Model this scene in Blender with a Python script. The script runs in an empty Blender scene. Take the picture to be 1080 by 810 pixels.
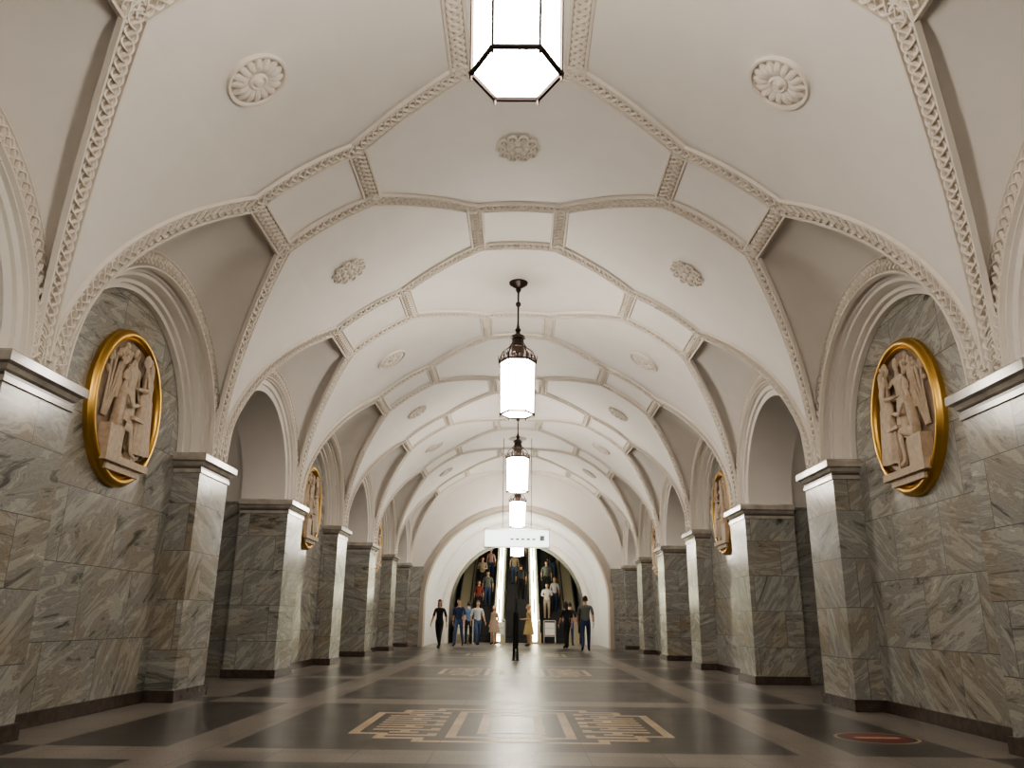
import bpy, bmesh, math, random
from mathutils import Vector, Matrix
from math import sin, cos, pi, radians, sqrt, acos
random.seed(7)
scene = bpy.context.scene
col = scene.collection
scene.view_settings.look = 'AgX - Medium High Contrast'

# ------------------------------------------------------------------ materials
def new_mat(name):
    m = bpy.data.materials.new(name); m.use_nodes = True
    nt = m.node_tree
    return m, nt, nt.nodes['Principled BSDF']

def mat(name, c, rough=0.5, metal=0.0, emit=0.0, ecol=None, noise=0.0, bump=0.0, nscale=8.0, coat=0.0):
    m, nt, b = new_mat(name)
    b.inputs['Base Color'].default_value = (*c, 1)
    b.inputs['Roughness'].default_value = rough
    b.inputs['Metallic'].default_value = metal
    if coat: b.inputs['Coat Weight'].default_value = coat
    if emit:
        b.inputs['Emission Color'].default_value = (*(ecol or c), 1)
        b.inputs['Emission Strength'].default_value = emit
    if noise or bump:
        g = nt.nodes.new('ShaderNodeNewGeometry')
        n = nt.nodes.new('ShaderNodeTexNoise'); n.inputs['Scale'].default_value = nscale
        n.inputs['Detail'].default_value = 5
        nt.links.new(g.outputs['Position'], n.inputs['Vector'])
        if noise:
            r = nt.nodes.new('ShaderNodeValToRGB')
            r.color_ramp.elements[0].position = 0.3; r.color_ramp.elements[1].position = 0.7
            r.color_ramp.elements[0].color = (*[x*(1-noise) for x in c], 1)
            r.color_ramp.elements[1].color = (*[min(1, x*(1+noise)) for x in c], 1)
            nt.links.new(n.outputs['Fac'], r.inputs['Fac'])
            nt.links.new(r.outputs['Color'], b.inputs['Base Color'])
        if bump:
            bp = nt.nodes.new('ShaderNodeBump'); bp.inputs['Strength'].default_value = bump
            bp.inputs['Distance'].default_value = 0.02
            nt.links.new(n.outputs['Fac'], bp.inputs['Height'])
            nt.links.new(bp.outputs['Normal'], b.inputs['Normal'])
    return m

def marble_mat(name, warm=0.55, bw=1.0, rh=0.6, off=0.1):
    m, nt, b = new_mat(name)
    N = nt.nodes.new; L = nt.links.new
    geo = N('ShaderNodeNewGeometry'); sep = N('ShaderNodeSeparateXYZ'); L(geo.outputs['Position'], sep.inputs[0])
    add = N('ShaderNodeMath'); add.operation = 'ADD'; L(sep.outputs['X'], add.inputs[0]); L(sep.outputs['Y'], add.inputs[1])
    ad2 = N('ShaderNodeMath'); ad2.operation = 'ADD'; L(add.outputs[0], ad2.inputs[0]); ad2.inputs[1].default_value = off
    cmb = N('ShaderNodeCombineXYZ'); L(ad2.outputs[0], cmb.inputs['X']); L(sep.outputs['Z'], cmb.inputs['Y'])
    br = N('ShaderNodeTexBrick'); L(cmb.outputs[0], br.inputs['Vector'])
    br.inputs['Scale'].default_value = 1; br.inputs['Brick Width'].default_value = bw; br.inputs['Row Height'].default_value = rh
    br.inputs['Mortar Size'].default_value = 0.004; br.inputs['Mortar Smooth'].default_value = 0.0
    br.inputs['Color1'].default_value = (0, 0, 0, 1); br.inputs['Color2'].default_value = (1, 1, 1, 1)
    br.inputs['Mortar'].default_value = (0.5, 0.5, 0.5, 1); br.inputs['Bias'].default_value = 0
    rnd = N('ShaderNodeSeparateColor'); L(br.outputs['Color'], rnd.inputs[0])
    ang = N('ShaderNodeMath'); ang.operation = 'MULTIPLY_ADD'; L(rnd.outputs[0], ang.inputs[0]); ang.inputs[1].default_value = 1.6; ang.inputs[2].default_value = -1.15
    rot = N('ShaderNodeVectorRotate'); rot.rotation_type = 'Z_AXIS'; L(cmb.outputs[0], rot.inputs['Vector']); L(ang.outputs[0], rot.inputs['Angle'])
    offm = N('ShaderNodeMath'); offm.operation = 'MULTIPLY'; L(rnd.outputs[0], offm.inputs[0]); offm.inputs[1].default_value = 43
    oc = N('ShaderNodeCombineXYZ'); L(offm.outputs[0], oc.inputs['X']); L(offm.outputs[0], oc.inputs['Z'])
    va = N('ShaderNodeVectorMath'); va.operation = 'ADD'; L(rot.outputs[0], va.inputs[0]); L(oc.outputs[0], va.inputs[1])
    sc = N('ShaderNodeVectorMath'); sc.operation = 'MULTIPLY'; L(va.outputs[0], sc.inputs[0]); sc.inputs[1].default_value = (0.9, 4.2, 1)
    n1 = N('ShaderNodeTexNoise'); L(sc.outputs[0], n1.inputs['Vector']); n1.inputs['Scale'].default_value = 1.3
    n1.inputs['Detail'].default_value = 11; n1.inputs['Roughness'].default_value = 0.72; n1.inputs['Distortion'].default_value = 1.2
    cr = N('ShaderNodeValToRGB'); L(n1.outputs['Fac'], cr.inputs['Fac'])
    e = cr.color_ramp.elements
    e[0].position = 0.31; e[0].color = (0.07, 0.072, 0.066, 1)
    e[1].position = 0.71; e[1].color = (0.78, 0.765, 0.72, 1)
    for p, c in ((0.39, (0.19, 0.195, 0.18, 1)), (0.45, (0.38, 0.378, 0.355, 1)), (0.50, (0.27, 0.272, 0.255, 1)), (0.55, (0.49, 0.485, 0.455, 1)), (0.60, (0.38, 0.38, 0.355, 1)), (0.65, (0.60, 0.59, 0.555, 1))):
        x = e.new(p); x.color = c
    n2 = N('ShaderNodeTexNoise'); L(va.outputs[0], n2.inputs['Vector']); n2.inputs['Scale'].default_value = 0.9; n2.inputs['Detail'].default_value = 3
    wr = N('ShaderNodeValToRGB'); L(n2.outputs['Fac'], wr.inputs['Fac'])
    wr.color_ramp.elements[0].position = 0.46; wr.color_ramp.elements[0].color = (0, 0, 0, 1)
    wr.color_ramp.elements[1].position = 0.70; wr.color_ramp.elements[1].color = (warm, warm, warm, 1)
    mx = N('ShaderNodeMix'); mx.data_type = 'RGBA'; mx.blend_type = 'MULTIPLY'
    L(wr.outputs['Color'], mx.inputs[0]); L(cr.outputs['Color'], mx.inputs[6]); mx.inputs[7].default_value = (0.95, 0.72, 0.45, 1)
    mj = N('ShaderNodeMix'); mj.data_type = 'RGBA'; L(br.outputs['Fac'], mj.inputs[0]); L(mx.outputs[2], mj.inputs[6]); mj.inputs[7].default_value = (0.15, 0.145, 0.14, 1)
    L(mj.outputs[2], b.inputs['Base Color'])
    b.inputs['Roughness'].default_value = 0.19
    return m

def granite(name, c, rough=0.22, sp=0.35):
    m, nt, b = new_mat(name)
    N = nt.nodes.new; L = nt.links.new
    geo = N('ShaderNodeNewGeometry')
    n = N('ShaderNodeTexNoise'); n.inputs['Scale'].default_value = 60; n.inputs['Detail'].default_value = 4; L(geo.outputs['Position'], n.inputs['Vector'])
    n2 = N('ShaderNodeTexNoise'); n2.inputs['Scale'].default_value = 1.3; n2.inputs['Detail'].default_value = 3; L(geo.outputs['Position'], n2.inputs['Vector'])
    a = N('ShaderNodeMath'); a.operation = 'MULTIPLY_ADD'; L(n2.outputs['Fac'], a.inputs[0]); a.inputs[1].default_value = 0.6; L(n.outputs['Fac'], a.inputs[2])
    r = N('ShaderNodeValToRGB'); L(a.outputs[0], r.inputs['Fac'])
    r.color_ramp.elements[0].position = 0.55; r.color_ramp.elements[1].position = 1.0
    r.color_ramp.elements[0].color = (*[x*(1-sp) for x in c], 1); r.color_ramp.elements[1].color = (*[x*(1+sp) for x in c], 1)
    br = N('ShaderNodeTexBrick'); L(geo.outputs['Position'], br.inputs['Vector']); br.offset = 0
    br.inputs['Scale'].default_value = 1; br.inputs['Brick Width'].default_value = 0.6; br.inputs['Row Height'].default_value = 0.6; br.inputs['Mortar Size'].default_value = 0.003
    br.inputs['Color1'].default_value = (0.88, 0.88, 0.88, 1); br.inputs['Color2'].default_value = (1.08, 1.08, 1.08, 1); br.inputs['Mortar'].default_value = (0.45, 0.45, 0.45, 1)
    mx = N('ShaderNodeMix'); mx.data_type = 'RGBA'; mx.blend_type = 'MULTIPLY'; mx.inputs[0].default_value = 1
    L(r.outputs['Color'], mx.inputs[6]); L(br.outputs['Color'], mx.inputs[7]); L(mx.outputs[2], b.inputs['Base Color'])
    rr = N('ShaderNodeMath'); rr.operation = 'MULTIPLY_ADD'; L(n2.outputs['Fac'], rr.inputs[0]); rr.inputs[1].default_value = 0.12; rr.inputs[2].default_value = rough-0.06
    L(rr.outputs[0], b.inputs['Roughness'])
    b.inputs['Specular IOR Level'].default_value = 0.22
    return m

M_plaster = mat('plaster_white', (0.86, 0.82, 0.775), 0.55, noise=0.02, bump=0.05, nscale=2.5)
M_rib = mat('plaster_braid', (0.82, 0.76, 0.69), 0.6)
M_ribshade = mat('plaster_painted_shade', (0.50, 0.435, 0.365), 0.7)  # darker tone paints the crevice shade behind the relief strands
M_marble = marble_mat('grey_marble')
M_marble2 = marble_mat('grey_marble_recess', warm=0.4, bw=1.05, rh=0.75, off=0.35)
M_cap = mat('capital_stone', (0.46, 0.43, 0.39), 0.14, noise=0.25, nscale=5)
M_capdark = mat('capital_dark', (0.12, 0.10, 0.09), 0.25)
M_base = mat('baseboard_brown', (0.085, 0.065, 0.055), 0.25, noise=0.25, nscale=12)
M_gold = mat('gold', (0.72, 0.46, 0.14), 0.33, 1.0, bump=0.1, nscale=30)
M_relief = mat('relief_stone', (0.62, 0.50, 0.38), 0.6, noise=0.14, bump=0.3, nscale=18)
M_reliefbg = mat('relief_ground', (0.40, 0.31, 0.23), 0.6, noise=0.12, bump=0.2, nscale=9)
M_bronze = mat('lantern_bronze', (0.055, 0.04, 0.035), 0.4, 0.7)
M_glow = mat('lantern_glass', (1, 0.97, 0.93), 0.4, emit=41, ecol=(1.0, 0.915, 0.80))
M_glow2 = mat('platform_lamp_glass', (1, 0.95, 0.88), 0.4, emit=7, ecol=(1.0, 0.93, 0.84))
M_milk = mat('lantern_core', (0.8, 0.78, 0.72), 0.4)
M_steel = mat('brushed_steel', (0.55, 0.55, 0.55), 0.3, 1.0)
M_black = mat('black_rubber', (0.015, 0.015, 0.015), 0.4)
M_dark = mat('dark_metal', (0.05, 0.05, 0.052), 0.4, 0.6)
M_floorL = granite('granite_light', (0.215, 0.195, 0.175), 0.34)
M_floorD = granite('granite_dark', (0.06, 0.057, 0.053), 0.31)
M_floorT = granite('granite_tan', (0.50, 0.39, 0.27), 0.40)

# ------------------------------------------------------------------ mesh builder
class MB:
    def __init__(s): s.v = []; s.f = []; s.m = []; s.mats = []
    def mi(s, m):
        if m not in s.mats: s.mats.append(m)
        return s.mats.index(m)
    def grid(s, rows, m, closed=False):
        k = s.mi(m); o = len(s.v); nr = len(rows); nc = len(rows[0])
        for r in rows: s.v.extend([tuple(p) for p in r])
        for i in range(nr-1):
            for j in range(nc if closed else nc-1):
                j2 = (j+1) % nc
                s.f.append((o+i*nc+j, o+i*nc+j2, o+(i+1)*nc+j2, o+(i+1)*nc+j)); s.m.append(k)
    def poly(s, pts, m):
        o = len(s.v); s.v.extend([tuple(p) for p in pts]); s.f.append(tuple(range(o, o+len(pts)))); s.m.append(s.mi(m))
    def box(s, a, b, m):
        x0, y0, z0 = [min(a[i], b[i]) for i in range(3)]; x1, y1, z1 = [max(a[i], b[i]) for i in range(3)]
        o = len(s.v); k = s.mi(m)
        s.v.extend([(x0,y0,z0),(x1,y0,z0),(x1,y1,z0),(x0,y1,z0),(x0,y0,z1),(x1,y0,z1),(x1,y1,z1),(x0,y1,z1)])
        for f in ((0,3,2,1),(4,5,6,7),(0,1,5,4),(1,2,6,5),(2,3,7,6),(3,0,4,7)):
            s.f.append(tuple(o+i for i in f)); s.m.append(k)
    def tube(s, pts, rad, m, n=8, caps=True):
        pts = [Vector(p) for p in pts]
        if not isinstance(rad, (list, tuple)): rad = [rad]*len(pts)
        rows = []; up = None
        for i, p in enumerate(pts):
            t = (pts[min(i+1, len(pts)-1)]-pts[max(i-1, 0)]).normalized()
            if up is None:
                up = Vector((0, 0, 1)) if abs(t.z) < 0.9 else Vector((1, 0, 0))
            a = t.cross(up).normalized(); bb = a.cross(t).normalized(); up = bb
            rows.append([p+(a*cos(2*pi*j/n)+bb*sin(2*pi*j/n))*rad[i] for j in range(n)])
        s.grid(rows, m, closed=True)
        if caps: s.poly(rows[0][::-1], m); s.poly(rows[-1], m)
    def lathe(s, prof, m, c=(0, 0, 0), n=24, axis='z', sx=1, sy=1):
        rows = []
        for r, h in prof:
            row = []
            for j in range(n):
                a = 2*pi*j/n; p = (r*cos(a)*sx, r*sin(a)*sy, h)
                if axis == 'x': p = (p[2], p[0], p[1])
                row.append((c[0]+p[0], c[1]+p[1], c[2]+p[2]))
            rows.append(row)
        s.grid(rows, m, closed=True)
    def ell(s, c, r, m, n=16, k=10, R=None):
        rows = []
        for i in range(k+1):
            ph = -pi/2+pi*i/k; row = []
            for j in range(n):
                a = 2*pi*j/n
                p = Vector((r[0]*cos(ph)*cos(a), r[1]*cos(ph)*sin(a), r[2]*sin(ph)))
                if R: p = R @ p
                row.append(Vector(c)+p)
            rows.append(row)
        s.grid(rows, m, closed=True)
    def add(s, other, M=None):
        o = len(s.v)
        s.v.extend([tuple(M @ Vector(p)) for p in other.v] if M else other.v)
        mp = [s.mi(m) for m in other.mats]
        s.f.extend([tuple(o+i for i in f) for f in other.f]); s.m.extend([mp[k] for k in other.m])
    def mesh(s, name, smooth=True, ang=35):
        me = bpy.data.meshes.new(name); me.from_pydata(s.v, [], s.f)
        for m in s.mats: me.materials.append(m)
        me.polygons.foreach_set('material_index', s.m)
        me.update()
        if smooth:
            me.shade_smooth(); me.set_sharp_from_angle(angle=radians(ang))
        return me
    def obj(s, name, parent=None, smooth=True, ang=35, loc=(0, 0, 0)):
        return inst(name, s.mesh(name, smooth, ang), parent, loc)
def inst(name, me, parent=None, loc=(0, 0, 0), rot=(0, 0, 0), scale=(1, 1, 1)):
    o = bpy.data.objects.new(name, me); col.objects.link(o); o.location = loc; o.rotation_euler = rot; o.scale = scale
    if parent: o.parent = parent
    return o
def empty(name, loc=(0, 0, 0)):
    o = bpy.data.objects.new(name, None); col.objects.link(o); o.location = loc; return o

# ------------------------------------------------------------------ hall dimensions
W = 4.12; RISE = 3.63; ZS = 3.05; BAY = 4.10; HB = BAY/2
XR = 3.0; TR = acos(XR/W); X2 = 1.9; X1 = 0.62; HL = 0.58; CB = 0.60
CENT = [-3.75+BAY*i for i in range(9)]          # bay centres; even index = open arch
def is_open(i): return i % 2 == 0
def vz(x): return ZS+RISE*sqrt(max(0, 1-(x/W)**2))
def vn(x):      # normal towards the hall
    z = vz(x)-ZS
    return Vector((-x/W**2, 0, -z/RISE**2)).normalized()
W0 = 0.10
def wr(x): return W0+(W-x)/(W-XR)*(HB-HL-W0)
RA = HB-W0      # arch radius on the wall plane

# vault surface of one bay (centre y=0)
def bay_surface():
    mb = MB()
    rows = []
    n = 44
    for i in range(n+1):
        t = TR+(pi-2*TR)*i/n; x = W*cos(t); z = ZS+RISE*sin(t)
        rows.append([(x, -HB+BAY*j/8, z) for j in range(9)])
    mb.grid(rows, M_plaster)
    for s in (1, -1):
        for e in (1, -1):
            rows = []
            for i in range(17):
                t = TR*i/16; x = W*cos(t); z = ZS+RISE*sin(t); w = wr(x)
                rows.append([(s*x, e*(-HB+w*j/4), z) for j in range(5)])
            mb.grid(rows, M_plaster)
        # lunette
        ph1 = radians(62); rows = []
        K = 8
        def ribpt(ph):
            if ph <= ph1:
                t = TR*ph/ph1; x = W*cos(t); return Vector((x, -HB+wr(x), ZS+RISE*sin(t)))
            if ph >= pi-ph1:
                t = TR*(pi-ph)/ph1; x = W*cos(t); return Vector((x, HB-wr(x), ZS+RISE*sin(t)))
            u = (ph-ph1)/(pi-2*ph1); return Vector((XR, -HL+2*HL*u, vz(XR)))
        for i in range(61):
            ph = pi*i/60
            a = ribpt(ph); b = Vector((W, -RA*cos(ph), ZS+RA*sin(ph)))
            row = []
            for j in range(K+1):
                u = j/K; p = a.lerp(b, u); p.z += 0.10*sin(pi*u)*sin(ph)
                row.append((s*p.x, p.y, p.z))
            rows.append(row)
        mb.grid(rows, M_plaster)
    return mb.mesh('vault_bay')

# braid ribbon ----------------------------------------------------
def resample(pts, nrm, ds):
    out = []; acc = 0.0
    L = sum((pts[i+1]-pts[i]).length for i in range(len(pts)-1)); n = max(2, int(round(L/ds))); ds = L/n
    i = 0; seg = (pts[1]-pts[0]).length
    for k in range(n+1):
        d = k*ds
        while d > acc+seg and i < len(pts)-2:
            acc += seg; i += 1; seg = (pts[i+1]-pts[i]).length
        u = min(1, max(0, (d-acc)/max(seg, 1e-9)))
        out.append((d, pts[i].lerp(pts[i+1], u), nrm[i].lerp(nrm[i+1], u).normalized()))
    return out
def ribbon(mb, pts, nrm, w=0.22, lift=0.012):
    S = resample(pts, nrm, 0.022)
    fr = []
    for i, (d, p, n) in enumerate(S):
        t = (S[min(i+1, len(S)-1)][1]-S[max(0, i-1)][1]).normalized()
        b = t.cross(n).normalized(); n2 = b.cross(t).normalized()
        if n2.dot(n) < 0: n2 = -n2
        fr.append((d, p, n2, b))
    h = w/2
    base = [(-h-0.02, -0.01), (-h, lift+0.022), (-h+0.02, lift+0.022), (-h+0.026, lift-0.006), (h-0.026, lift-0.006), (h-0.02, lift+0.022), (h, lift+0.022), (h+0.02, -0.01)]
    mm = [M_rib, M_rib, M_rib, M_ribshade, M_rib, M_rib, M_rib]
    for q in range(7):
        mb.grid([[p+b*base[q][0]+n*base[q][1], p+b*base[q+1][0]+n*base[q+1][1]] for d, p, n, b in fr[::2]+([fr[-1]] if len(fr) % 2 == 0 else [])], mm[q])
    A = h-0.045; per = w*1.3
    for k in range(3):
        rows = []
        for d, p, n, b in fr:
            th = 2*pi*d/per+k*2*pi/3
            a = A*sin(th); hh = lift+0.020+0.012*sin(2*th+0.6)
            rows.append([p+b*(a-0.018)+n*(lift-0.006), p+b*(a-0.010)+n*hh, p+b*(a+0.010)+n*hh, p+b*(a+0.018)+n*(lift-0.006)])
        mb.grid(rows, M_rib)

def vault_path(xy, s=1, n=18):
    """polyline in (x,y) plan laid on the vault"""
    pts = []; nr = []
    for i in range(len(xy)-1):
        (xa, ya), (xb, yb) = xy[i], xy[i+1]
        ta, tb = acos(max(-1, min(1, xa/W))), acos(max(-1, min(1, xb/W)))
        for j in range(n+1):
            if i and j == 0: continue
            u = j/n; t = ta+(tb-ta)*u; x = W*cos(t)
            if abs(xb-xa) > 1e-6: y = ya+(yb-ya)*(x-xa)/(xb-xa)
            else: y = ya+(yb-ya)*u
            pts.append(Vector((s*x, y, ZS+RISE*sin(t)))); v = vn(x); nr.append(Vector((s*v.x, 0, v.z)))
    return pts, nr

def bay_ribs():
    mb = MB()
    for s in (1, -1):
        for e in (1, -1):
            p, n = vault_path([(W-0.001, e*(-HB+wr(W))), (XR, -e*HL), (X2, -e*HL), (X1, e*(-HB+CB)), (0, e*(-HB+CB))], s)
            ribbon(mb, p, n)
            p, n = vault_path([(X1, -e*HB), (X1, -e*(HB-CB))], s, 4); ribbon(mb, p, n)
        for x in (XR, X2):
            p, n = vault_path([(x, -HL), (x, HL)], s, 6); ribbon(mb, p, n)
        pts = []; nr = []
        for i in range(61):
            a = pi*i/60; r = RA-0.07
            pts.append(Vector((s*(W-0.0), -r*cos(a), ZS+r*sin(a)))); nr.append(Vector((-s, 0, 0)))
        ribbon(mb, pts, nr, 0.22, 0.02)
    return mb.mesh('vault_bay_braids', True, 50)

ceiling = empty('ceiling')
me_surf = bay_surface(); me_rib = bay_ribs()
for i, c in enumerate(CENT):
    inst('vault_panel', me_surf, ceiling, (0, c, 0)); inst('braided_ribs', me_rib, ceiling, (0, c, 0))

# ------------------------------------------------------------------ side walls
def sweep_arch(mb, s, c, prof, m, n=48):
    rows = []
    for i in range(n+1):
        a = pi*i/n
        rows.append([(s*x, c-r*cos(a), ZS+r*sin(a)) for r, x in prof])
    mb.grid(rows, m)
def bx(mb, s, x0, x1, y0, y1, z0, z1, m): mb.box((s*x0, y0, z0), (s*x1, y1, z1), m)
XREC = 4.47; OH = 1.55; XJ = 5.0; XP = 7.4; XB = 10.6
Y0, Y1 = CENT[0]-HB, CENT[-1]+HB
for s, nm in ((-1, 'left'), (1, 'right')):
    mb = MB()
    for i, c in enumerate(CENT):
        if is_open(i):
            sweep_arch(mb, s, c, [(RA, W), (1.74, W), (1.74, W+0.05), (1.66, W+0.05), (1.66, W+0.09), (OH, W+0.09), (OH, XJ), (1.85, XJ), (1.85, XP)], M_plaster)
            for e in (-1, 1):      # passage side walls
                mb.poly([(s*XJ, c+e*1.85, 0), (s*XP, c+e*1.85, 0), (s*XP, c+e*1.85, ZS), (s*XJ, c+e*1.85, ZS)], M_marble)
                mb.poly([(s*XJ, c+e*OH, 0), (s*XJ, c+e*1.85, 0), (s*XJ, c+e*1.85, ZS), (s*XJ, c+e*OH, ZS)], M_marble)
        else:
            sweep_arch(mb, s, c, [(RA, W), (1.77, W), (1.77, W+0.07), (1.73, W+0.07), (1.73, W+0.11), (1.69, W+0.11), (1.66, W+0.17), (1.66, W+0.22), (1.61, W+0.22), (1.61, W+0.28), (OH, W+0.28), (OH, XREC)], M_plaster)
            mb.poly([(s*XREC, c-1.6, 0), (s*XREC, c+1.6, 0), (s*XREC, c+1.6, ZS+1.62), (s*XREC, c-1.6, ZS+1.62)], M_marble2)
            mb.poly([(s*XP, c-HB-0.3, 0), (s*XP, c+HB+0.3, 0), (s*XP, c+HB+0.3, 6), (s*XP, c-HB-0.3, 6)], M_marble)
    mb.obj('wall_'+nm, None, True, 30)
    mb = MB()
    # platform side: far wall, ceiling
    mb.poly([(s*XB, Y0, 0), (s*XB, Y1, 0), (s*XB, Y1, 4.9), (s*XB, Y0, 4.9)], M_plaster)
    mb.poly([(s*XP, Y0, 4.9), (s*XB, Y0, 4.9), (s*XB, Y1, 4.9), (s*XP, Y1, 4.9)], M_plaster)
    mb.poly([(s*XP, Y0, 0), (s*XB, Y0, 0), (s*XB, Y0, 5), (s*XP, Y0, 5)], M_plaster)
    mb.poly([(s*XP, Y1, 0), (s*XB, Y1, 0), (s*XB, Y1, 5), (s*XP, Y1, 5)], M_plaster)
    mb.obj('wall_platform_'+nm, None, False)
    bb = MB()
    for i, c in enumerate(CENT):
        if not is_open(i): bx(bb, s, XREC-0.035, XREC+0.02, c-OH+0.035, c+OH-0.035, 0, 0.135, M_base)
    bb.obj('baseboard_'+nm, None, False)

def pillar(s):
    mb = MB(); hw = 0.5
    bx(mb, s, W, XJ, -hw, hw, 0, 2.84, M_marble)
    bx(mb, s, W-0.035, XJ+0.02, -hw-0.035, hw+0.035, 0, 0.135, M_base)
    bx(mb, s, W-0.02, XJ, -hw-0.02, hw+0.02, 2.80, 2.85, M_cap)
    bx(mb, s, W-0.01, XJ, -hw-0.01, hw+0.01, 2.85, 2.88, M_capdark)
    # flared capital
    rows = []
    for o, z in ((0.0, 2.88), (0.03, 2.90), (0.05, 2.94), (0.09, 2.955), (0.09, 3.035), (0.07, ZS+0.005)):
        rows.append([(s*(W-o), -hw-o, z), (s*XJ, -hw-o, z), (s*XJ, hw+o, z), (s*(W-o), hw+o, z)])
    mb.grid(rows, M_cap, closed=True); mb.poly(rows[-1], M_cap)
    return mb.mesh('marble_pillar', False)
mp = {s: pillar(s) for s in (-1, 1)}
for k in range(10):
    for s in (-1, 1): inst('marble_pillar', mp[s], None, (0, Y0+BAY*k, 0))

# ------------------------------------------------------------------ floor with inlay
def ornament(u, v):
    """u,v in cells from centre; frame + key-pattern side blocks; returns True for tan"""
    a, b = abs(u), abs(v)
    if a > 16 or b > 14: return False
    if b == 14 and a <= 9: return True
    if a == 16 and b <= 9: return True
    if b == 12 and 9 <= a <= 13: return True
    if a == 13 and 9 <= b <= 12: return True
    if a == 9 and 12 <= b <= 14: return True
    if b == 9 and 13 <= a <= 16: return True
    if b == 11 and a <= 6: return True
    if a == 6 and b <= 11: return True
    if 8 <= a <= 14 and b <= 10:
        if b in (10, 6, 2): return a <= 14 and not (a >= 13 and b == 10)
        if b in (8, 4, 0): return 10 <= a <= 14 and not (a >= 13 and b == 8)
        if b in (9, 5, 1): return a == 8
        return a == 11 if b in (7, 3) else False
    if b == 8 and a <= 3: return True
    if a == 3 and b <= 8: return True
    return False
mb = MB(); CELL = 0.09
kT, kD, kL = M_floorT, M_floorD, M_floorL
NU, NV = 17, 15
for i, c in enumerate(CENT):
    xs = [-XB, -4.12, -3.75, -2.75, -2.3, 2.3, 2.75, 3.75, 4.12, XB]
    ys = [c-HB, c-HB+0.3, c+HB-0.3, c+HB]
    cx = [(-NU-0.5+k)*CELL for k in range(2*NU+2)]; cy = [c+(-NV-0.5+k)*CELL for k in range(2*NV+2)]
    ornb = not is_open(i)
    if ornb: xs = sorted(xs+cx); ys = sorted(ys+cy)
    for a in range(len(xs)-1):
        for b in range(len(ys)-1):
            x = (xs[a]+xs[a+1])/2; y = (ys[b]+ys[b+1])/2-c
            ax = abs(x)
            if abs(y) > HB-0.3: m = kL if ax < 3.75 or ax > 4.12 else kD
            elif ax < 2.3: m = kD
            elif ax < 2.75: m = kL
            elif ax < 3.75: m = kD
            else: m = kL
            if ornb and ax < (NU+0.5)*CELL and abs(y) < (NV+0.5)*CELL:
                if ornament(round(x/CELL), round(y/CELL)): m = kT
            mb.poly([(xs[a], ys[b], 0), (xs[a+1], ys[b], 0), (xs[a+1], ys[b+1], 0), (xs[a], ys[b+1], 0)], m)
mb.poly([(-6, Y1, 0), (6, Y1, 0), (6, 37.6, 0), (-6, 37.6, 0)], kL)
mb.obj('floor', None, False)

# floor sticker
mb = MB()
n = 40
def disc(r, z, m, c): mb.poly([(c[0]+r*cos(2*pi*k/n), c[1]+r*sin(2*pi*k/n), z) for k in range(n)], m)
M_stb = mat('sticker_beige', (0.5, 0.38, 0.27), 0.5); M_str = mat('sticker_red', (0.16, 0.03, 0.025), 0.5)
disc(0.37, 0.002, M_stb, (0, 0)); disc(0.34, 0.003, M_black, (0, 0)); disc(0.30, 0.004, M_str, (0, 0))
mb.box((-0.2, -0.04, 0.004), (0.2, 0.04, 0.005), M_stb)
mb.obj('floor_sticker', None, False, loc=(3.36, 7.85, 0))

# ------------------------------------------------------------------ rosettes
def rosette(kind):
    mb = MB()
    def petal(a, r0, r1, w, h):
        rows = []
        for i in range(7):
            u = i/6; r = r0+(r1-r0)*u; ww = w*sin(pi*(0.12+0.8*u))**0.7
            hh = h*sin(pi*(0.1+0.85*u))
            rows.append([Vector((r*cos(a)-sin(a)*k*ww, r*sin(a)+cos(a)*k*ww, 0.008+hh*(1-k*k)**0.5*(1 if abs(k) < 1 else 0))) for k in (-1, -0.6, 0, 0.6, 1)])
        mb.grid(rows, M_rib)
    if kind == 0:
        mb.lathe([(0.0, 0.012), (0.27, 0.012)], M_ribshade, n=40)
        mb.lathe([(0.268, 0.012), (0.275, 0.04), (0.30, 0.045), (0.31, 0.0)], M_rib, n=40)
        for k in range(16): petal(2*pi*k/16, 0.09, 0.268, 0.047, 0.05)
        mb.lathe([(0.095, 0.01), (0.095, 0.04), (0.075, 0.055), (0.06, 0.035), (0.05, 0.045), (0.03, 0.07), (0, 0.075)], M_rib, n=20)
    else:
        mb.lathe([(0.0, 0.008), (0.25, 0.008), (0.255, 0.0)], M_ribshade, n=40)
        for k in range(10):
            a = 2*pi*k/10
            mb.tube([(0.215*cos(a)+0.055*cos(b), 0.215*sin(a)+0.055*sin(b), 0.022+0.008*cos(b*2)) for b in [2*pi*q/10 for q in range(11)]], 0.018, M_rib, 6)
            mb.ell((0.215*cos(a), 0.215*sin(a), 0.02), (0.022, 0.022, 0.02), M_rib, 8, 6)
        for k in range(8): petal(2*pi*k/8, 0.05, 0.165, 0.05, 0.045)
        mb.lathe([(0.055, 0.01), (0.055, 0.04), (0.03, 0.06), (0, 0.065)], M_rib, n=16)
    return mb.mesh('ceiling_rosette')
ros = [rosette(0), rosette(1)]
def place_on_vault(me, x, y):
    n = vn(abs(x)); n = Vector((n.x*(1 if x >= 0 else -1), 0, n.z)) if abs(x) > 1e-6 else Vector((0, 0, -1))
    o = inst('ceiling_rosette', me); q = n.to_track_quat('Z', 'Y')
    o.rotation_mode = 'QUATERNION'; o.rotation_quaternion = q; o.location = (x, y, vz(x)); return o
for k in range(1, 9):
    p = Y0+BAY*k
    for s in (-1, 1): place_on_vault(ros[0] if k % 2 == 1 else ros[1], s*2.5, p-(0.18 if k == 3 else 0))
for i, c in enumerate(CENT):
    if not is_open(i): place_on_vault(ros[1], 0, c)

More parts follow.
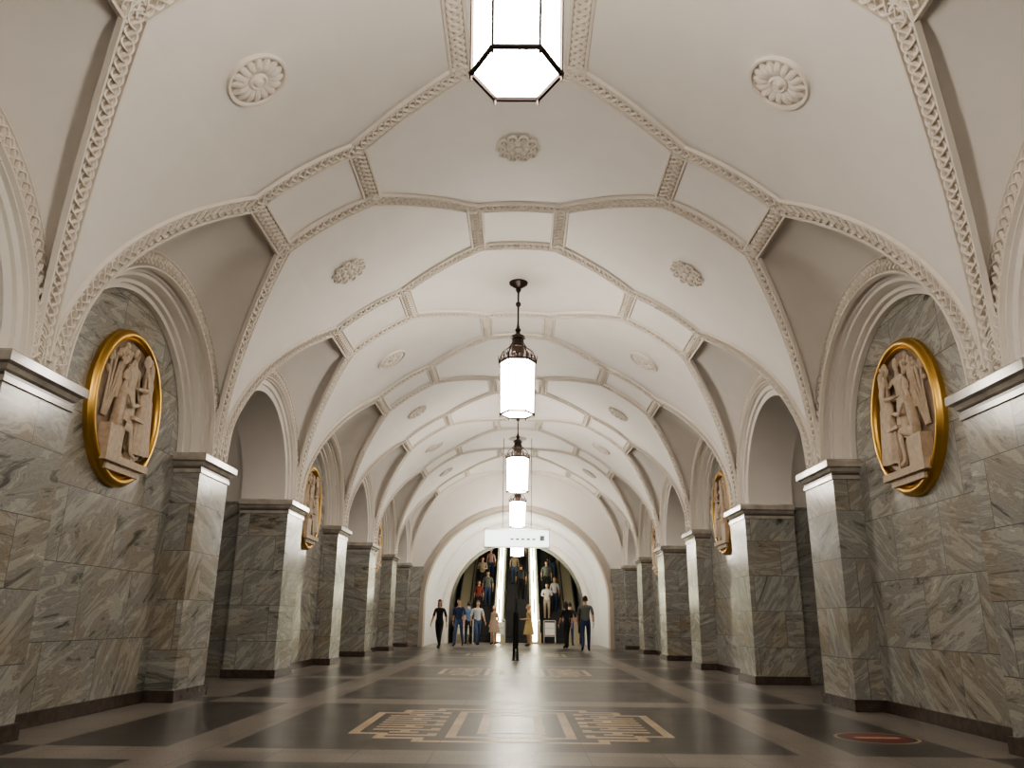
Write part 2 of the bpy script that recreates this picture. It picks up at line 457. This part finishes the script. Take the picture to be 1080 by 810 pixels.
# ------------------------------------------------------------------ lanterns
def lantern(glow, drop=2.3):
    """origin = bottom of lantern; drop = distance from bottom to the ceiling"""
    mb = MB(); R = 0.30; H = 0.92
    V = [(cos(pi*k/3), sin(pi*k/3)) for k in range(6)]
    r = R-0.015
    rows = [[(r*0.95*a, r*0.95*b, 0.02) for a, b in V], [(r*a, r*b, H) for a, b in V]]
    mb.grid(rows, glow, closed=True); mb.poly(rows[0][::-1], glow); mb.poly(rows[1], glow)
    for k in range(6):
        a, b = V[k]; c, d = V[(k+1) % 6]
        mb.tube([(R*0.95*a, R*0.95*b, 0), (R*a, R*b, H+0.03)], 0.010, M_bronze, 6)
        mb.tube([(R*0.95*a, R*0.95*b, 0.012), (R*0.95*c, R*0.95*d, 0.012)], 0.018, M_bronze, 6)
        mb.tube([(R*1.03*a, R*1.03*b, H+0.0), (R*1.03*c, R*1.03*d, H+0.0)], 0.022, M_bronze, 6)
        mb.tube([(R*a, R*b, H-0.1), (R*c, R*d, H-0.1)], 0.007, M_bronze, 5)
        # upper cage, curving inwards
        mb.tube([(R*q*a, R*q*b, z) for q, z in ((1.0, H), (0.98, H+0.1), (0.82, H+0.2), (0.5, H+0.27), (0.3, H+0.36), (0.28, H+0.46))], 0.011, M_bronze, 6)
        # pointed leaf and scrolls of gallery
        mx, my = (a+c)/2, (b+d)/2; tx, ty = (c-a), (d-b)
        for sg in (-1, 1):
            pts = []
            for q in range(9):
                th = q/8*1.6*pi; rr = 0.055*(1-q/14)
                pts.append((R*1.02*mx+sg*tx*(0.05+rr*sin(th)), R*1.02*my+sg*ty*(0.05+rr*sin(th)), H+0.08-rr*cos(th)))
            mb.tube(pts, 0.008, M_bronze, 5)
        mb.tube([(R*1.02*mx, R*1.02*my, H), (R*1.02*mx, R*1.02*my, H+0.17)], [0.02, 0.003], M_bronze, 5)
        mb.tube([(R*1.03*a, R*1.03*b, H), (R*1.12*a, R*1.12*b, H+0.13)], [0.018, 0.003], M_bronze, 5)
        mb.tube([(R*0.95*a, R*0.95*b, 0.01), (R*0.95*a, R*0.95*b, -0.04)], [0.016, 0.004], M_bronze, 5)
        mb.tube([(R*0.5*a, R*0.5*b, H+0.27), (R*0.5*c, R*0.5*d, H+0.27)], 0.009, M_bronze, 5)
    mb.lathe([(0.10, H+0.0), (0.11, H+0.24), (0.08, H+0.45), (0.0, H+0.46)], M_bronze, n=12)
    z = H+0.46
    mb.lathe([(0.02, z-0.02), (0.13, z-0.02), (0.11, z+0.02), (0.05, z+0.05), (0.03, z+0.09), (0.055, z+0.13), (0.03, z+0.17), (0.02, z+0.22), (0.016, z+0.25)], M_bronze, n=16)
    mb.tube([(0, 0, z+0.2), (0, 0, drop)], 0.016, M_bronze, 8)
    zm = (z+drop)/2+0.1
    mb.lathe([(0.016, zm-0.05), (0.045, zm-0.02), (0.045, zm+0.02), (0.016, zm+0.05)], M_bronze, n=12)
    mb.lathe([(0.016, drop-0.2), (0.05, drop-0.14), (0.04, drop-0.11), (0.09, drop-0.08), (0.16, drop-0.03), (0.17, drop+0.01)], M_bronze, n=24)
    return mb.mesh('added_fill_lantern', True, 30)
LB = 4.28
mel = lantern(M_glow, 6.68-LB); mel2 = lantern(M_glow2, 1.9)
for i, c in enumerate(CENT):
    if is_open(i): inst('added_fill_lantern', mel, None, (0.01, c-(0.30 if i == 2 else 0.0), LB))
for s in (-1, 1):
    for c in CENT[1::2]: inst('platform_lantern', mel2, None, (s*8.8, c+HB, 3.0))

# ------------------------------------------------------------------ human figures
def seg_dist(p, a, b):
    ab = b-a; t = max(0, min(1, (p-a).dot(ab)/max(ab.length_squared, 1e-9))); return (p-(a+ab*t)).length
def joints(swing=0.0, arms='down', sit=False, fem=False, lean=0.0):
    sh = 0.165 if fem else 0.19
    J = {}
    pz = 0.95
    J['pelvis'] = ((0, 0, pz), (0.15, 0.11)); J['waist'] = ((0, lean*0.3, 1.10), (0.125 if fem else 0.14, 0.095))
    J['chest'] = ((0, lean*0.7, 1.30), (0.15 if fem else 0.17, 0.115)); J['nb'] = ((0, lean, 1.45), (0.085, 0.075))
    J['neck'] = ((0, lean+0.01, 1.52), (0.052, 0.055)); J['head'] = ((0, lean+0.02, 1.60), (0.06, 0.065))
    for sd, nm in ((-1, 'l'), (1, 'r')):
        a = swing*sd
        J['sh'+nm] = ((sd*sh, lean, 1.41), (0.062, 0.06))
        b = -a
        if arms == 'bent': el, wr_ = (sd*(sh+0.05), lean-0.03, 1.15), (sd*0.13, lean+0.24, 1.14)
        elif arms == 'rail' and sd == 1: el, wr_ = (sd*(sh+0.08), lean+0.06, 1.17), (sd*0.36, lean+0.25, 1.08)
        elif arms == 'up' and sd == 1: el, wr_ = (sd*(sh+0.12), lean+0.10, 1.30), (sd*(sh+0.05), lean+0.28, 1.50)
        elif arms == 'reach': el, wr_ = (sd*(sh+0.03), lean+0.17, 1.22), (sd*(sh-0.05), lean+0.42, 1.28)
        else: el, wr_ = (sd*(sh+0.055), lean+b*0.35-0.03, 1.14), (sd*(sh+0.07), lean+b*0.75+0.05, 0.91)
        J['el'+nm] = (el, (0.046, 0.046)); J['wr'+nm] = (wr_, (0.029, 0.031))
        if sit:
            J['hip'+nm] = ((sd*0.10, 0.02, pz-0.04), (0.095, 0.095)); J['kn'+nm] = ((sd*0.12, 0.42, pz-0.02-0.06*sd), (0.065, 0.065))
            J['an'+nm] = ((sd*0.12, 0.42+0.08*sd, pz-0.43), (0.042, 0.045)); J['to'+nm] = ((sd*0.13, 0.58+0.08*sd, pz-0.48), (0.04, 0.03))
        else:
            back = min(0, a)
            J['hip'+nm] = ((sd*0.09, 0, pz-0.06), (0.09, 0.095)); J['kn'+nm] = ((sd*0.10, a*0.55+0.03, 0.50), (0.06, 0.063))
            J['an'+nm] = ((sd*0.10, a*1.0-0.02+back*0.25, 0.09-back*0.2), (0.042, 0.046)); J['to'+nm] = ((sd*0.12, a*1.0+0.14+back*0.25, 0.035-back*0.02), (0.042, 0.03))
    return J
BONES = [('pelvis', 'waist'), ('waist', 'chest'), ('chest', 'nb'), ('nb', 'neck'), ('neck', 'head')]
for q in 'lr': BONES += [('chest', 'sh'+q), ('sh'+q, 'el'+q), ('el'+q, 'wr'+q), ('pelvis', 'hip'+q), ('hip'+q, 'kn'+q), ('kn'+q, 'an'+q), ('an'+q, 'to'+q)]
def figure(J, M, short=True, skirt=0, hair='short', shorts=False, bag=False, detail=True):
    """returns MB; M: dict of materials top,bottom,shoe,skin,hair"""
    names = list(J); idx = {n: i for i, n in enumerate(names)}
    me = bpy.data.meshes.new('tmp'); me.from_pydata([J[n][0] for n in names], [(idx[a], idx[b]) for a, b in BONES], [])
    o = bpy.data.objects.new('tmp', me); col.objects.link(o)
    o.modifiers.new('sk', 'SKIN'); sv = me.skin_vertices[0].data
    for n in names: sv[idx[n]].radius = J[n][1]; sv[idx[n]].use_root = (n == 'pelvis')
    sb = o.modifiers.new('ss', 'SUBSURF'); sb.levels = 2; sb.render_levels = 2
    dg = bpy.context.evaluated_depsgraph_get(); dg.update()
    em = bpy.data.meshes.new_from_object(o.evaluated_get(dg))
    mb = MB(); P = {n: Vector(J[n][0]) for n in names}
    mb.v = [tuple(v.co) for v in em.vertices]
    for pl in em.polygons:
        c = pl.center; best = min(BONES, key=lambda bn: seg_dist(c, P[bn[0]], P[bn[1]])); e = best[1]
        if e[:2] == 'to' and c.z < P[e].z+0.16: m = M['shoe']
        elif e[:2] in ('kn', 'an', 'hi', 'to'): m = M['bottom'] if not ((shorts or skirt) and e[:2] in ('an', 'to')) else M['skin']
        elif e == 'neck' or e == 'head': m = M['skin']
        elif e[:2] == 'wr': m = M['skin'] if short else M['top']
        elif best == ('pelvis', 'waist'): m = M['top'] if c.z > P['pelvis'].z-0.02 else M['bottom']
        else: m = M['top']
        mb.f.append(tuple(pl.vertices)); mb.m.append(mb.mi(m))
    bpy.data.objects.remove(o); bpy.data.meshes.remove(em)
    # head
    hc = P['neck']+Vector((0, 0.02, 0.115))
    rows = []
    for i in range(13):
        ph = -pi/2+pi*i/12; z = 0.118*sin(ph); row = []
        for j in range(20):
            a = 2*pi*j/20; r = cos(ph); jaw = 1-0.28*max(0, -sin(ph))
            x = 0.077*r*cos(a)*jaw; y = 0.094*r*sin(a)*(1-0.1*max(0, -sin(ph)))
            if sin(a) > 0.97 and -0.45 < sin(ph) < 0.1: y += 0.018*(1+(-sin(ph)))
            if 0.75 < sin(a) < 0.96 and 0.0 < sin(ph) < 0.3: y -= 0.008
            row.append(hc+Vector((x, y, z)))
        rows.append(row)
    mb.grid(rows, M['skin'], closed=True)
    if detail:
        for sd in (-1, 1):
            mb.ell(hc+Vector((sd*0.03, 0.082, 0.005)), (0.013, 0.008, 0.008), M['white'], 8, 6)
            mb.ell(hc+Vector((sd*0.03, 0.088, 0.005)), (0.006, 0.005, 0.006), M['hair'], 8, 6)
            mb.ell(hc+Vector((sd*0.077, -0.005, -0.005)), (0.010, 0.018, 0.03), M['skin'], 8, 6)
            mb.tube([hc+Vector((sd*0.015, 0.091, 0.026)), hc+Vector((sd*0.048, 0.08, 0.026))], 0.004, M['hair'], 5)
        mb.ell(hc+Vector((0, 0.083, -0.058)), (0.022, 0.008, 0.006), M['lip'], 8, 6)
    # hair cap
    rows = []
    for i in range(9):
        row = []
        for j in range(20):
            a = 2*pi*j/20; low = -0.05 if sin(a) < 0.1 else 0.055
            if hair == 'long' and sin(a) < 0.3: low = -0.17
            u = i/8; z = 0.128-(0.128-low)*u
            zz = max(-0.0, z); r = sqrt(max(0, 1-(zz/0.13)**2))
            row.append(hc+Vector((0.087*r*cos(a), -0.006+0.102*r*sin(a), z)))
        rows.append(row)
    mb.grid(rows, M['hair'], closed=True)
    if hair == 'bun': mb.ell(hc+Vector((0, -0.12, 0.05)), (0.04, 0.04, 0.04), M['hair'], 10, 8)
    # hands
    for q, sd in (('l', -1), ('r', 1)):
        w = P['wr'+q]; d = (w-P['el'+q]).normalized(); side = Vector((0, 1, 0)) if abs(d.y) < 0.7 else Vector((1, 0, 0))
        side = (side-d*side.dot(d)).normalized(); nn = d.cross(side)
        palm = w+d*0.055
        R = Matrix((side, nn, d)).transposed()
        mb.ell(palm, (0.04, 0.017, 0.055), M['skin'], 10, 8, R)
        for k in range(4):
            off = (k-1.5)*0.019; L = (0.062, 0.074, 0.068, 0.05)[k]; b = w+d*0.095+side*off; curl = -nn*sd*0.02
            mb.tube([b-d*0.02, b+d*L*0.5+curl*0.3, b+d*L*0.85+curl, b+d*L+curl*1.8], [0.0095, 0.0088, 0.008, 0.006], M['skin'], 6)
        b = w+d*0.035+side*0.03
        mb.tube([b, b+side*0.028+d*0.028, b+side*0.034+d*0.06], [0.012, 0.0105, 0.008], M['skin'], 6)
    if skirt:
        zt = P['waist'].z-0.02; cx = P['pelvis'].y; rows = []
        for i in range(9):
            u = i/8; z = zt+(skirt-zt)*u; rr = 0.13+0.11*u
            rows.append([(rr*1.15*cos(2*pi*j/32)*(1+0.06*u*sin(j*pi/2)), cx+rr*sin(2*pi*j/32)*(1+0.1*u*cos(j*pi/2)), z) for j in range(32)])
        mb.grid(rows, M['bottom'], closed=True)
    if bag:
        mb.ell((0, -0.19, 1.24), (0.15, 0.09, 0.22), M['bag'], 14, 10)
        for sd in (-1, 1): mb.tube([(sd*0.1, -0.14, 1.42), (sd*0.11, 0.0, 1.485), (sd*0.1, 0.125, 1.35), (sd*0.12, 0.1, 1.15), (sd*0.12, -0.12, 1.08)], 0.018, M['bag'], 6)
    return mb
cm = {}
def cmat(nm, c, r=0.8):
    if nm not in cm: cm[nm] = mat('cloth_'+nm, c, r, noise=0.12, nscale=25)
    return cm[nm]
SK = mat('skin_light', (0.55, 0.33, 0.23), 0.5)
HB1 = mat('hair_dark', (0.03, 0.02, 0.015), 0.6); HB2 = mat('hair_brown', (0.12, 0.06, 0.03), 0.6); HB3 = mat('hair_blond', (0.4, 0.27, 0.12), 0.6)
WH = mat('eye_white', (0.8, 0.8, 0.8), 0.4); LIP = mat('lip', (0.4, 0.12, 0.1), 0.5)
def person(name, x, y, z=0, face=0, h=1.75, top='black', bottom='navy', skin=SK, hairm=HB1, **kw):
    jk = {k: kw.pop(k) for k in ('swing', 'arms', 'fem', 'lean') if k in kw}
    Md = dict(top=COL(top), bottom=COL(bottom), shoe=COL('black'), skin=skin, hair=hairm, white=WH, lip=LIP, bag=COL('bag'))
    mb = figure(joints(**jk), Md, **kw)
    o = mb.obj(name, None, True, 80); o.location = (x, y, z+0.0); o.rotation_euler = (0, 0, radians(face)); o.scale = (h/1.75,)*3
    zmin = min(v[2] for v in mb.v); o.location.z = z-zmin*h/1.75
    return o
PAL = dict(black=(0.02, 0.02, 0.022), navy=(0.03, 0.05, 0.12), jeans=(0.06, 0.10, 0.2), white=(0.6, 0.6, 0.6), grey=(0.14, 0.15, 0.14), olive=(0.10, 0.12, 0.08),
           yellow=(0.5, 0.39, 0.17), red=(0.25, 0.05, 0.04), beige=(0.4, 0.32, 0.24), blue=(0.12, 0.2, 0.35), bag=(0.04, 0.04, 0.05), pink=(0.4, 0.25, 0.25))
def COL(n): return cmat(n, PAL[n])
person('walking_man', 2.42, 28.6, 0, -4, 1.86, 'grey', 'navy', swing=0.24)
person('standing_woman', 1.90, 31.2, 0, 25, 1.72, 'black', 'black', fem=True, hair='long', swing=0.10)
person('walking_woman', -2.78, 29.6, 0, 165, 1.70, 'black', 'black', hairm=HB1, fem=True, hair='long', swing=-0.24)
person('walking_man', -2.28, 32.4, 0, 170, 1.80, 'navy', 'jeans', swing=0.22)
person('walking_man', -1.62, 34.0, 0, 205, 1.78, 'white', 'jeans', swing=0.18, hairm=HB2)
person('standing_woman', -0.95, 35.1, 0, 140, 1.6, 'beige', 'beige', fem=True, skirt=0.55, hairm=HB3, hair='long')
person('standing_woman', 0.50, 33.0, 0, 110, 1.62, 'yellow', 'yellow', fem=True, skirt=0.5, hairm=HB3, hair='bun', arms='bent')
person('standing_man', -2.05, 35.0, 0, 15, 1.75, 'blue', 'black')
person('walking_man', 2.25, 34.6, 0, -8, 1.76, 'black', 'jeans', swing=0.2, bag=True)

# ------------------------------------------------------------------ medallions
def relief(mirror):
    mb = MB()
    A, B = 0.76, 0.87       # y, z radii
    # background dish (x = out of wall, local +x towards hall)
    mb.lathe([(0.0, 0.03), (0.78, 0.03), (0.80, 0.05)], M_reliefbg, axis='x', n=64, sx=A/0.82, sy=B/0.82)
    prof = [(0.79, 0.0), (0.765, 0.06), (0.78, 0.085), (0.80, 0.075), (0.82, 0.105), (0.85, 0.11), (0.875, 0.09), (0.88, 0.06), (0.90, 0.05), (0.90, 0.0)]
    mb.lathe([(r*0.945, h) for r, h in prof], M_gold, axis='x', n=72, sx=A/0.82, sy=B/0.82)
    Md = dict(top=M_relief, bottom=M_relief, shoe=M_relief, skin=M_relief, hair=M_relief, white=M_relief, lip=M_relief, bag=M_relief)
    def put(fig, y, z, sc, ang, flat=0.42, dx=0.07):
        R = Matrix.Rotation(radians(ang), 4, 'Z')
        Mx = Matrix.Translation((dx, y*0.93, z)) @ Matrix.Diagonal((flat, 0.95, 1, 1)) @ Matrix.Scale(sc, 4) @ R
        mb.add(fig, Mx)
    q = -1 if mirror else 1
    f1 = figure(joints(sit=True, arms='reach', lean=0.12), Md, detail=True)
    f2 = figure(joints(fem=True, arms='bent'), Md, skirt=0.12, hair='bun')
    f3 = figure(joints(arms='up', lean=0.05), Md, skirt=0.35)
    f4 = figure(joints(fem=True, arms='reach'), Md, skirt=0.10, hair='long')
    put(f1, -0.30*q, -0.90, 0.74, 0 if q > 0 else 180, dx=0.10)
    put(f2, 0.30*q, -0.60, 0.74, 160 if q > 0 else 20, dx=0.10)
    put(f4, 0.46*q, -0.55, 0.68, 120 if q > 0 else 60, dx=0.08)
    put(f3, 0.02*q, -0.50, 0.68, -90, dx=0.06)
    put(f3, -0.25*q, -0.12, 0.44, -60, dx=0.05)
    # rocky ledge and seat
    mb.box((0.03, -0.48, -0.68), (0.17, 0.48, -0.60), M_relief)
    mb.box((0.03, -0.38, -0.76), (0.13, 0.38, -0.67), M_relief)
    mb.box((0.03, min(-0.46*q, -0.16*q), -0.60), (0.16, max(-0.46*q, -0.16*q), -0.28), M_relief)
    # table / instrument held between figures
    mb.box((0.05, min(0.0, 0.24*q), -0.14), (0.17, max(0.0, 0.24*q), -0.10), M_relief)
    mb.box((0.05, min(0.10*q, 0.14*q), -0.6), (0.14, max(0.10*q, 0.14*q), -0.13), M_relief)
    rr = random.Random(3)
    for k in range(26):       # foliage
        y = -q*(0.05+0.45*rr.random()); z = 0.28+0.4*rr.random()
        if (y/0.66)**2+(z/0.75)**2 > 0.95: continue
        mb.ell((0.045, y, z), (0.03, 0.05, 0.035), M_relief, 10, 6, Matrix.Rotation(rr.random()*3, 3, 'X'))
    for k in range(5):
        mb.tube([(0.05, -q*0.50+0.02*k*q, -0.2), (0.06, -q*(0.48-0.05*k), 0.15), (0.05, -q*(0.46-0.1*k), 0.5)], 0.013, M_relief, 6)
    return mb.mesh('relief_medallion', True, 60)
rl, rr_ = relief(False), relief(True)
for i, c in enumerate(CENT):
    if not is_open(i):
        inst('relief_medallion', rl, None, (-XREC+0.0, c, 3.26))
        inst('relief_medallion', rr_, None, (XREC, c+0.06, 3.26), rot=(0, 0, pi))

# ------------------------------------------------------------------ end walls and escalator hall
def arch_pts(r, zc, n=40, rs=1.0):
    P = [(r*rs, 0), (r*rs, zc*0.5), (r*rs, zc)]
    P += [(r*rs*cos(pi*k/n), zc+r*rs*sin(pi*k/n)) for k in range(1, n)]
    P += [(-r*rs, zc), (-r*rs, zc*0.5), (-r*rs, 0)]
    return P
M_white = mat('portal_plaster', (0.84, 0.84, 0.82), 0.5)
mb = MB()
r1, z1 = 3.6, 1.64
YA = Y1; YB = Y1+0.5; YC = 36.0
I = arch_pts(r1, z1); O = arch_pts(r1, z1, rs=2.4)
mb.grid([[(x, YA, z) for x, z in I], [(x, YA, z) for x, z in O]], M_plaster)
mb.grid([[(x*f, y, z if z <= z1 else z1+(z-z1)*f) for x, z in I] for f, y in ((1.03, YA-0.06), (1.03, YA-0.12), (0.985, YA-0.12), (0.985, YA), (0.985, YB))], M_ribshade)  # end rib of the vault, its shadow put into the dark colour
mb.grid([[(x, y, z) for x, z in I] for y in (YB, YC)], M_white)
r2, z2 = 3.0, 1.45
I2 = arch_pts(r2, z2)
mb.grid([[(x, YC, z) for x, z in I2], [(x*1.4, YC, z if z <= z2 else z2+(z-z2)*1.4) for x, z in I2]], M_white)
mb.grid([[(x*f, YC-d, z if z <= z2 else z2+(z-z2)*f) for x, z in I2] for f, d in ((1.0, -0.3), (1.0, 0.1), (1.07, 0.1), (1.07, 0.0))], M_rib)
SL = 0.2/0.35; YE = 37.5
def fz(y): return max(0.0, (y-YE)*SL)
M_tun = mat('tunnel_panels', (0.13, 0.125, 0.12), 0.5)
ys = [YC+0.05, YE]+[YE+1.2*k for k in range(1, 14)]
mb.grid([[(x, y, z+fz(y)-(0.4 if z == 0 else 0)) for x, z in arch_pts(r2-0.02, z2)] for y in ys], M_tun)
ye = ys[-1]
mb.poly([(-3, ye, fz(ye)-1), (3, ye, fz(ye)-1), (3, ye, fz(ye)+6), (-3, ye, fz(ye)+6)], M_tun)
for s in (-1, 1):
    mb.box((s*3.62, YA-0.02, 0), (s*4.3, YA-0.10, ZS-0.1), M_marble)
mb.obj('wall_end', None, True, 30)
mb = MB()
mb.poly([(-9, Y0+0.01, 0), (9, Y0+0.01, 0), (9, Y0+0.01, 8), (-9, Y0+0.01, 8)], M_plaster)
mb.obj('wall_back', None, False)

NST = 42
def escalator():
    mb = MB(); hw = 0.52
    M_st = mat('escalator_step', (0.03, 0.03, 0.032), 0.5, 0.3)
    mb.box((-hw, YE-0.9, 0), (hw, YE, 0.012), M_steel)
    for k in range(NST):
        mb.box((-hw, YE+0.35*k, fz(YE+0.35*k)-0.35), (hw, YE+0.35*(k+1), 0.2*(k+1)), M_st)
        for g in range(10):
            x = -hw+0.05+g*0.105
            mb.box((x, YE+0.35*k-0.008, 0.2*k+0.01), (x+0.04, YE+0.35*k, 0.2*(k+1)-0.02), M_dark)
        mb.box((-hw, YE+0.35*k-0.004, 0.2*(k+1)-0.01), (hw, YE+0.35*k+0.012, 0.2*(k+1)+0.003), M_dark)
    return mb.mesh('escalator', False)
mes = escalator()
M_deck = mat('balustrade_panel', (0.5, 0.44, 0.32), 0.3, 0.3)
M_strip = mat('balustrade_light', (0.9, 1, 0.92), 0.4, emit=12, ecol=(1.0, 0.97, 0.68))
def balustrade(w, lit):
    mb = MB(); h = 0.92; L = NST*0.35
    ysb = [YE-1.0, YE]+[YE+L*k/6 for k in range(1, 7)]
    sec = [(-w/2, -0.3), (-w/2, h), (w/2, h), (w/2, -0.3)]
    rows = [[(x, y, max(0, fz(y)+z) if y <= YE else fz(y)+z) for x, z in sec] for y in ysb]
    mb.grid(rows, M_deck); mb.poly(rows[0], M_deck)
    for sx in (-1, 1):
        mb.tube([(sx*(w/2-0.04), YE-1.2, 0.5), (sx*(w/2-0.04), YE-1.28, 0.75), (sx*(w/2-0.04), YE-1.1, 1.0), (sx*(w/2-0.04), YE, 1.0), (sx*(w/2-0.04), YE+L, fz(YE+L)+1.0)], 0.04, M_black, 8)
    if lit:
        rows = [[(x, y, fz(y)+h+z) for x, z in ((-0.11, 0.005), (-0.11, 0.05), (0.11, 0.05), (0.11, 0.005))] for y in ysb]
        mb.grid(rows, M_strip); mb.poly(rows[0], M_strip)
        mb.poly([(-0.1, YE-1.01, 0.1), (0.1, YE-1.01, 0.1), (0.1, YE-1.01, h), (-0.1, YE-1.01, h)], M_strip)
        for k in range(5):   # lamp posts on the deck
            y = YE+0.6+2.6*k; z = fz(y)+h
            mb.tube([(0, y, z-0.05), (0, y, z+0.7)], 0.03, M_steel, 8)
            mb.lathe([(0.03, z+0.7), (0.08, z+0.74), (0.10, z+1.1), (0.07, z+1.2), (0, z+1.22)], M_strip, c=(0, y, 0), n=8)
    return mb.mesh('escalator_balustrade', False)
b_in, b_out = balustrade(0.56, True), balustrade(0.62, False)
for x in (-1.65, 0, 1.65): inst('escalator', mes, None, (x, 0, 0))
for x in (-0.825, 0.825): inst('escalator_balustrade', b_in, None, (x, 0, 0))
for x in (-2.5, 2.5): inst('escalator_balustrade', b_out, None, (x, 0, 0))
def esc(name, lane, k, face, **kw): person(name, lane, YE+0.35*k+0.17, 0.2*(k+1)+0.003, face, **kw)
esc('standing_woman', -1.85, 5, 180, h=1.65, top='red', bottom='black', fem=True, hair='long', hairm=HB2)
esc('standing_man', -1.45, 7, 180, h=1.75, top='grey', bottom='jeans')
esc('standing_man', -1.8, 11, 180, h=1.75, top='beige', bottom='black', arms='bent')
esc('standing_woman', -1.4, 14, 180, h=1.68, top='pink', bottom='navy', fem=True, hair='long')
esc('standing_man', 0.2, 9, 0, h=1.75, top='black', bottom='black', bag=True)
esc('standing_woman', -0.15, 13, 0, h=1.65, top='beige', bottom='jeans', fem=True, hair='long', hairm=HB2)
esc('standing_man', 0.2, 17, 0, h=1.75, top='blue', bottom='black')
esc('standing_man', 1.45, 4, 180, h=1.76, top='white', bottom='beige', arms='bent')
esc('standing_woman', 1.85, 6, 180, h=1.66, top='white', bottom='navy', fem=True, hair='long', hairm=HB3)
esc('standing_man', 1.5, 10, 180, h=1.76, top='grey', bottom='black')
esc('standing_man', 1.85, 14, 180, h=1.74, top='black', bottom='jeans')

# added lantern behind the sign, put in only to light the escalator hall barrel
mel_fill = lantern(M_glow, 1.64)
inst('added_fill_lantern', mel_fill, None, (0, 34.0, 3.6))

# ------------------------------------------------------------------ hanging sign
M_sign = mat('sign_panel', (0.9, 0.95, 0.93), 0.4, emit=2.2, ecol=(0.9, 1.0, 0.97))
M_signtxt = mat('sign_marks', (0.25, 0.3, 0.33), 0.5)
mb = MB()
mb.box((-1.0, -0.09, 0), (1.0, 0.09, 0.5), M_sign)
mb.box((-1.03, -0.1, -0.03), (1.03, 0.1, 0.0), M_steel); mb.box((-1.03, -0.1, 0.5), (1.03, 0.1, 0.55), M_steel)
for s in (-1, 1): mb.box((s*1.0, -0.1, -0.03), (s*1.03, 0.1, 0.55), M_steel); mb.tube([(s*0.45, 0, 0.5), (s*0.45, 0, vz(0.45)-3.2)], 0.014, M_steel, 6)
for k in range(5): mb.box((-0.2+0.17*k, -0.094, 0.2), (-0.1+0.17*k, -0.09, 0.25), M_signtxt)
mb.box((0.72, -0.095, 0.18), (0.86, -0.09, 0.34), M_signtxt)
mb.obj('hanging_information_sign', None, False, loc=(0, 24.9, 3.2))

# ------------------------------------------------------------------ railing along the axis
mb = MB()
y0, y1 = 21.5, 27.5
XO = 0.05
for xo in (-XO, XO):
    for k in range(6):
        y = y0+(y1-y0)*k/5
        mb.tube([(xo, y, 0), (xo, y, 1.2)], 0.024, M_dark, 10); mb.lathe([(0.05, 0), (0.05, 0.012), (0.03, 0.03)], M_dark, c=(xo, y, 0), n=14)
    for z in (0.3, 0.72, 1.2): mb.tube([(xo, y0, z), (xo, y1, z)], 0.022, M_dark, 10)
for z in (0.3, 0.72, 1.2): mb.tube([(-XO, y0, z), (XO, y0, z)], 0.022, M_dark, 8)
mb.tube([(0.0, y0, 0.3), (0.0, y0, 1.55)], 0.026, M_dark, 8)
mb.box((-0.08, y0-0.02, 1.38), (0.08, y0+0.02, 1.62), M_dark)
mb.obj('metal_railing', None, True, 30)
for xa, xb in ((-2.6, -1.9), (1.2, 1.7), (-1.1, -0.5)):
    mb = MB()
    for x in (xa, xb): mb.tube([(x, 35.75, 0), (x, 35.75, 1.0)], 0.025, M_steel, 8)
    for z in (0.35, 0.68, 1.0): mb.tube([(xa, 35.75, z), (xb, 35.75, z)], 0.022, M_steel, 8)
    mb.box((xa+0.04, 35.74, 0.4), (xb-0.04, 35.76, 0.92), M_milk)
    mb.obj('barrier_gate', None, True, 30)

# ------------------------------------------------------------------ world and camera
w = bpy.data.worlds.new('world'); scene.world = w; w.use_nodes = True
w.node_tree.nodes['Background'].inputs[0].default_value = (0.5, 0.5, 0.52, 1)
w.node_tree.nodes['Background'].inputs[1].default_value = 0.05

cam = bpy.data.cameras.new('camera'); co = bpy.data.objects.new('camera', cam); col.objects.link(co)
cam.sensor_width = 36; cam.lens = 825/1080*36; cam.clip_end = 200
R = Matrix.Rotation(radians(0.6), 4, 'Z') @ Matrix.Rotation(radians(90+16.8), 4, 'X') @ Matrix.Rotation(radians(0.7), 4, 'Z')
co.matrix_world = Matrix.Translation((0.05, 0, 1.0)) @ R
scene.camera = co
